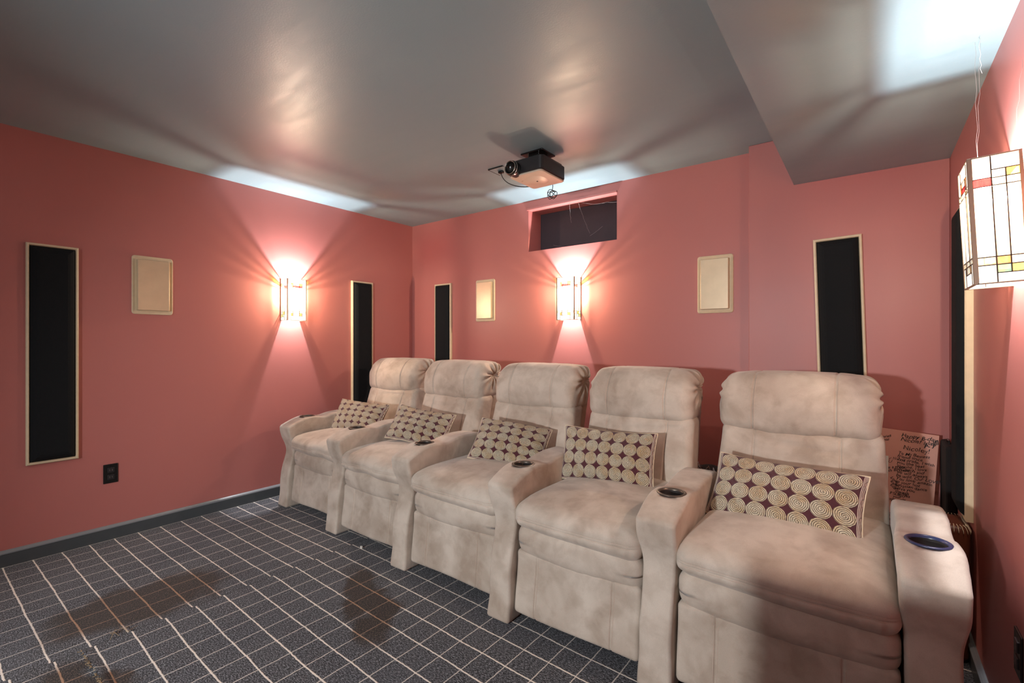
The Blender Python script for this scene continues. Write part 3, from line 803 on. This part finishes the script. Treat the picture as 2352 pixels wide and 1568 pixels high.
# lifted, frayed carpet seam at the lower left
bm = bmesh.new(); rn = random.Random(11); prev = None
for k in range(41):
    xv = -2.43 + .56*k/40; hgt = .013*math.sin(PI*min(1, max(0, (k+3)/46))) + .002*rn.random(); yv = .458 + .003*rn.random()
    cur = [bm.verts.new(p) for p in ((xv, yv-.003, 0), (xv, yv-.006, hgt*.8), (xv, yv, hgt), (xv, yv+.012, hgt*.55), (xv, yv+.030, .0))]
    if prev:
        for q in range(4): bm.faces.new((cur[q], prev[q], prev[q+1], cur[q+1]))
    prev = cur
cf = link('carpet_ridge', bm, M['carpet'], None, True)
tag(cf, 'lifted carpet seam with frayed tan threads, at the lower left of the floor', 'carpet seam')
bm = bmesh.new()
for k in range(110):
    xv = -2.43 + .5*rn.random(); p = Vector((xv, .452, .010)); pts = [p]
    for s_ in range(3): pts.append(pts[-1] + Vector((rn.uniform(-.004, .004), rn.uniform(-.006, .003), rn.uniform(-.002, .003))))
    tube(bm, pts, .0008, 4)
for k in range(6):
    p = Vector((-2.47+.05*rn.random(), .55+.08*rn.random(), .004)); tube(bm, [p, p+Vector((rn.uniform(-.03, .03), rn.uniform(-.03, .03), .012)), p+Vector((rn.uniform(-.05, .05), rn.uniform(-.05, .05), .003))], .0008, 4)
fz = link('loose_threads', bm, M['tan_thread'], cf, True); fz['kind'] = 'stuff'

# cobwebs
def web(name, strands, label):
    bm = bmesh.new()
    for a, b, sag in strands:
        a, b = Vector(a), Vector(b)
        tube(bm, [a.lerp(b, s/10) + Vector((.002*math.sin(s*2.1), 0, -sag*4*(s/10)*(1-s/10))) for s in range(11)], .0004, 4)
    o = link(name, bm, M['web'], None, True); return tag(o, label, 'cobweb', None, 'stuff')
web('cobweb', [((-1.86, 3.205, 2.283), (-1.90, 3.30, 2.15), .01), ((-1.79, 3.205, 2.283), (-1.55, 3.22, 2.235), .02), ((-1.55, 3.22, 2.235), (-1.463, 3.25, 2.23), .005),
               ((-1.79, 3.21, 2.283), (-1.77, 3.37, 2.06), .01), ((-1.463, 3.21, 2.26), (-1.48, 3.38, 2.10), .01), ((-2.14, 3.38, 2.02), (-2.00, 3.37, 1.98), .004), ((-1.77, 3.37, 2.04), (-1.66, 3.37, 2.10), .004)],
    'wispy pale cobweb strands across the hatch opening on the back wall')
web('cobweb', [((.250, 1.93, 2.08), (.238, 1.80, 1.675), .0), ((.262, 1.94, 2.08), (.238, 1.80, 1.675), .01), ((.255, 1.90, 2.08), (.262, 1.92, 1.98), .01), ((.305, 1.70, 1.90), (.296, 1.74, 1.672), .0)],
    'pale cobweb strands hanging from the soffit to the near sconce')

# ------------------------------------------------------------------ added fill lights behind the camera, no fixtures modelled
def area(loc, rot, size, power, col=(1, .95, .9), sy=None):
    ld = bpy.data.lights.new('ceiling_fill_light', 'AREA'); ld.energy = power; ld.color = col; ld.size = size
    if sy: ld.shape = 'RECTANGLE'; ld.size_y = sy
    o = bpy.data.objects.new('ceiling_fill_light', ld); C.objects.link(o); o.location = loc; o.rotation_euler = rot; return o
area((-1.9, -1.0, 2.30), (RD(20), 0, 0), 1.6, 20, (.96, .98, 1), 1.2)  # soft fill added at ceiling height, lifts the left wall
ld = bpy.data.lights.new('rear_fill_light', 'SPOT'); ld.energy = 270; ld.color = (.96, .985, 1); ld.shadow_soft_size = .07; ld.spot_size = RD(88); ld.spot_blend = .6
lo = bpy.data.objects.new('rear_fill_light', ld); C.objects.link(lo); lo.location = (-1.0, -1.9, 1.27)  # unseen spot added as fill for the chair fronts
lo.rotation_euler = (Vector((-1.55, 1.6, .62)) - lo.location).to_track_quat('-Z', 'Y').to_euler()
struct(link('shade_block', bevel(boxes([(-.59, XR, .06, .16, 0, .85)]), .005, 2), M['wall']))   # unseen block added to cast shade on the nearest recliner's front

w = bpy.data.worlds.new('World'); bpy.context.scene.world = w; w.use_nodes = True
w.node_tree.nodes['Background'].inputs[0].default_value = (.9, .88, .86, 1); w.node_tree.nodes['Background'].inputs[1].default_value = .05

# ------------------------------------------------------------------ camera
cd = bpy.data.cameras.new('camera'); cam = bpy.data.objects.new('camera', cd); C.objects.link(cam)
cam.location = (0, 0, 1.2); cam.rotation_euler = (PI/2, 0, math.radians(37.07))
cd.sensor_width = 36; cd.lens = 1084/2352*36; cd.clip_start = .02
sc = bpy.context.scene; sc.camera = cam
sc.view_settings.view_transform = 'Standard'; sc.view_settings.look = 'None'; sc.view_settings.gamma = 1; sc.view_settings.exposure = 0.16
sc.view_settings.use_curve_mapping = False
sc.cycles.use_denoising = True
sc.cycles.max_bounces = 10; sc.cycles.diffuse_bounces = 4; sc.cycles.glossy_bounces = 4
sc.cycles.sample_clamp_indirect = 6
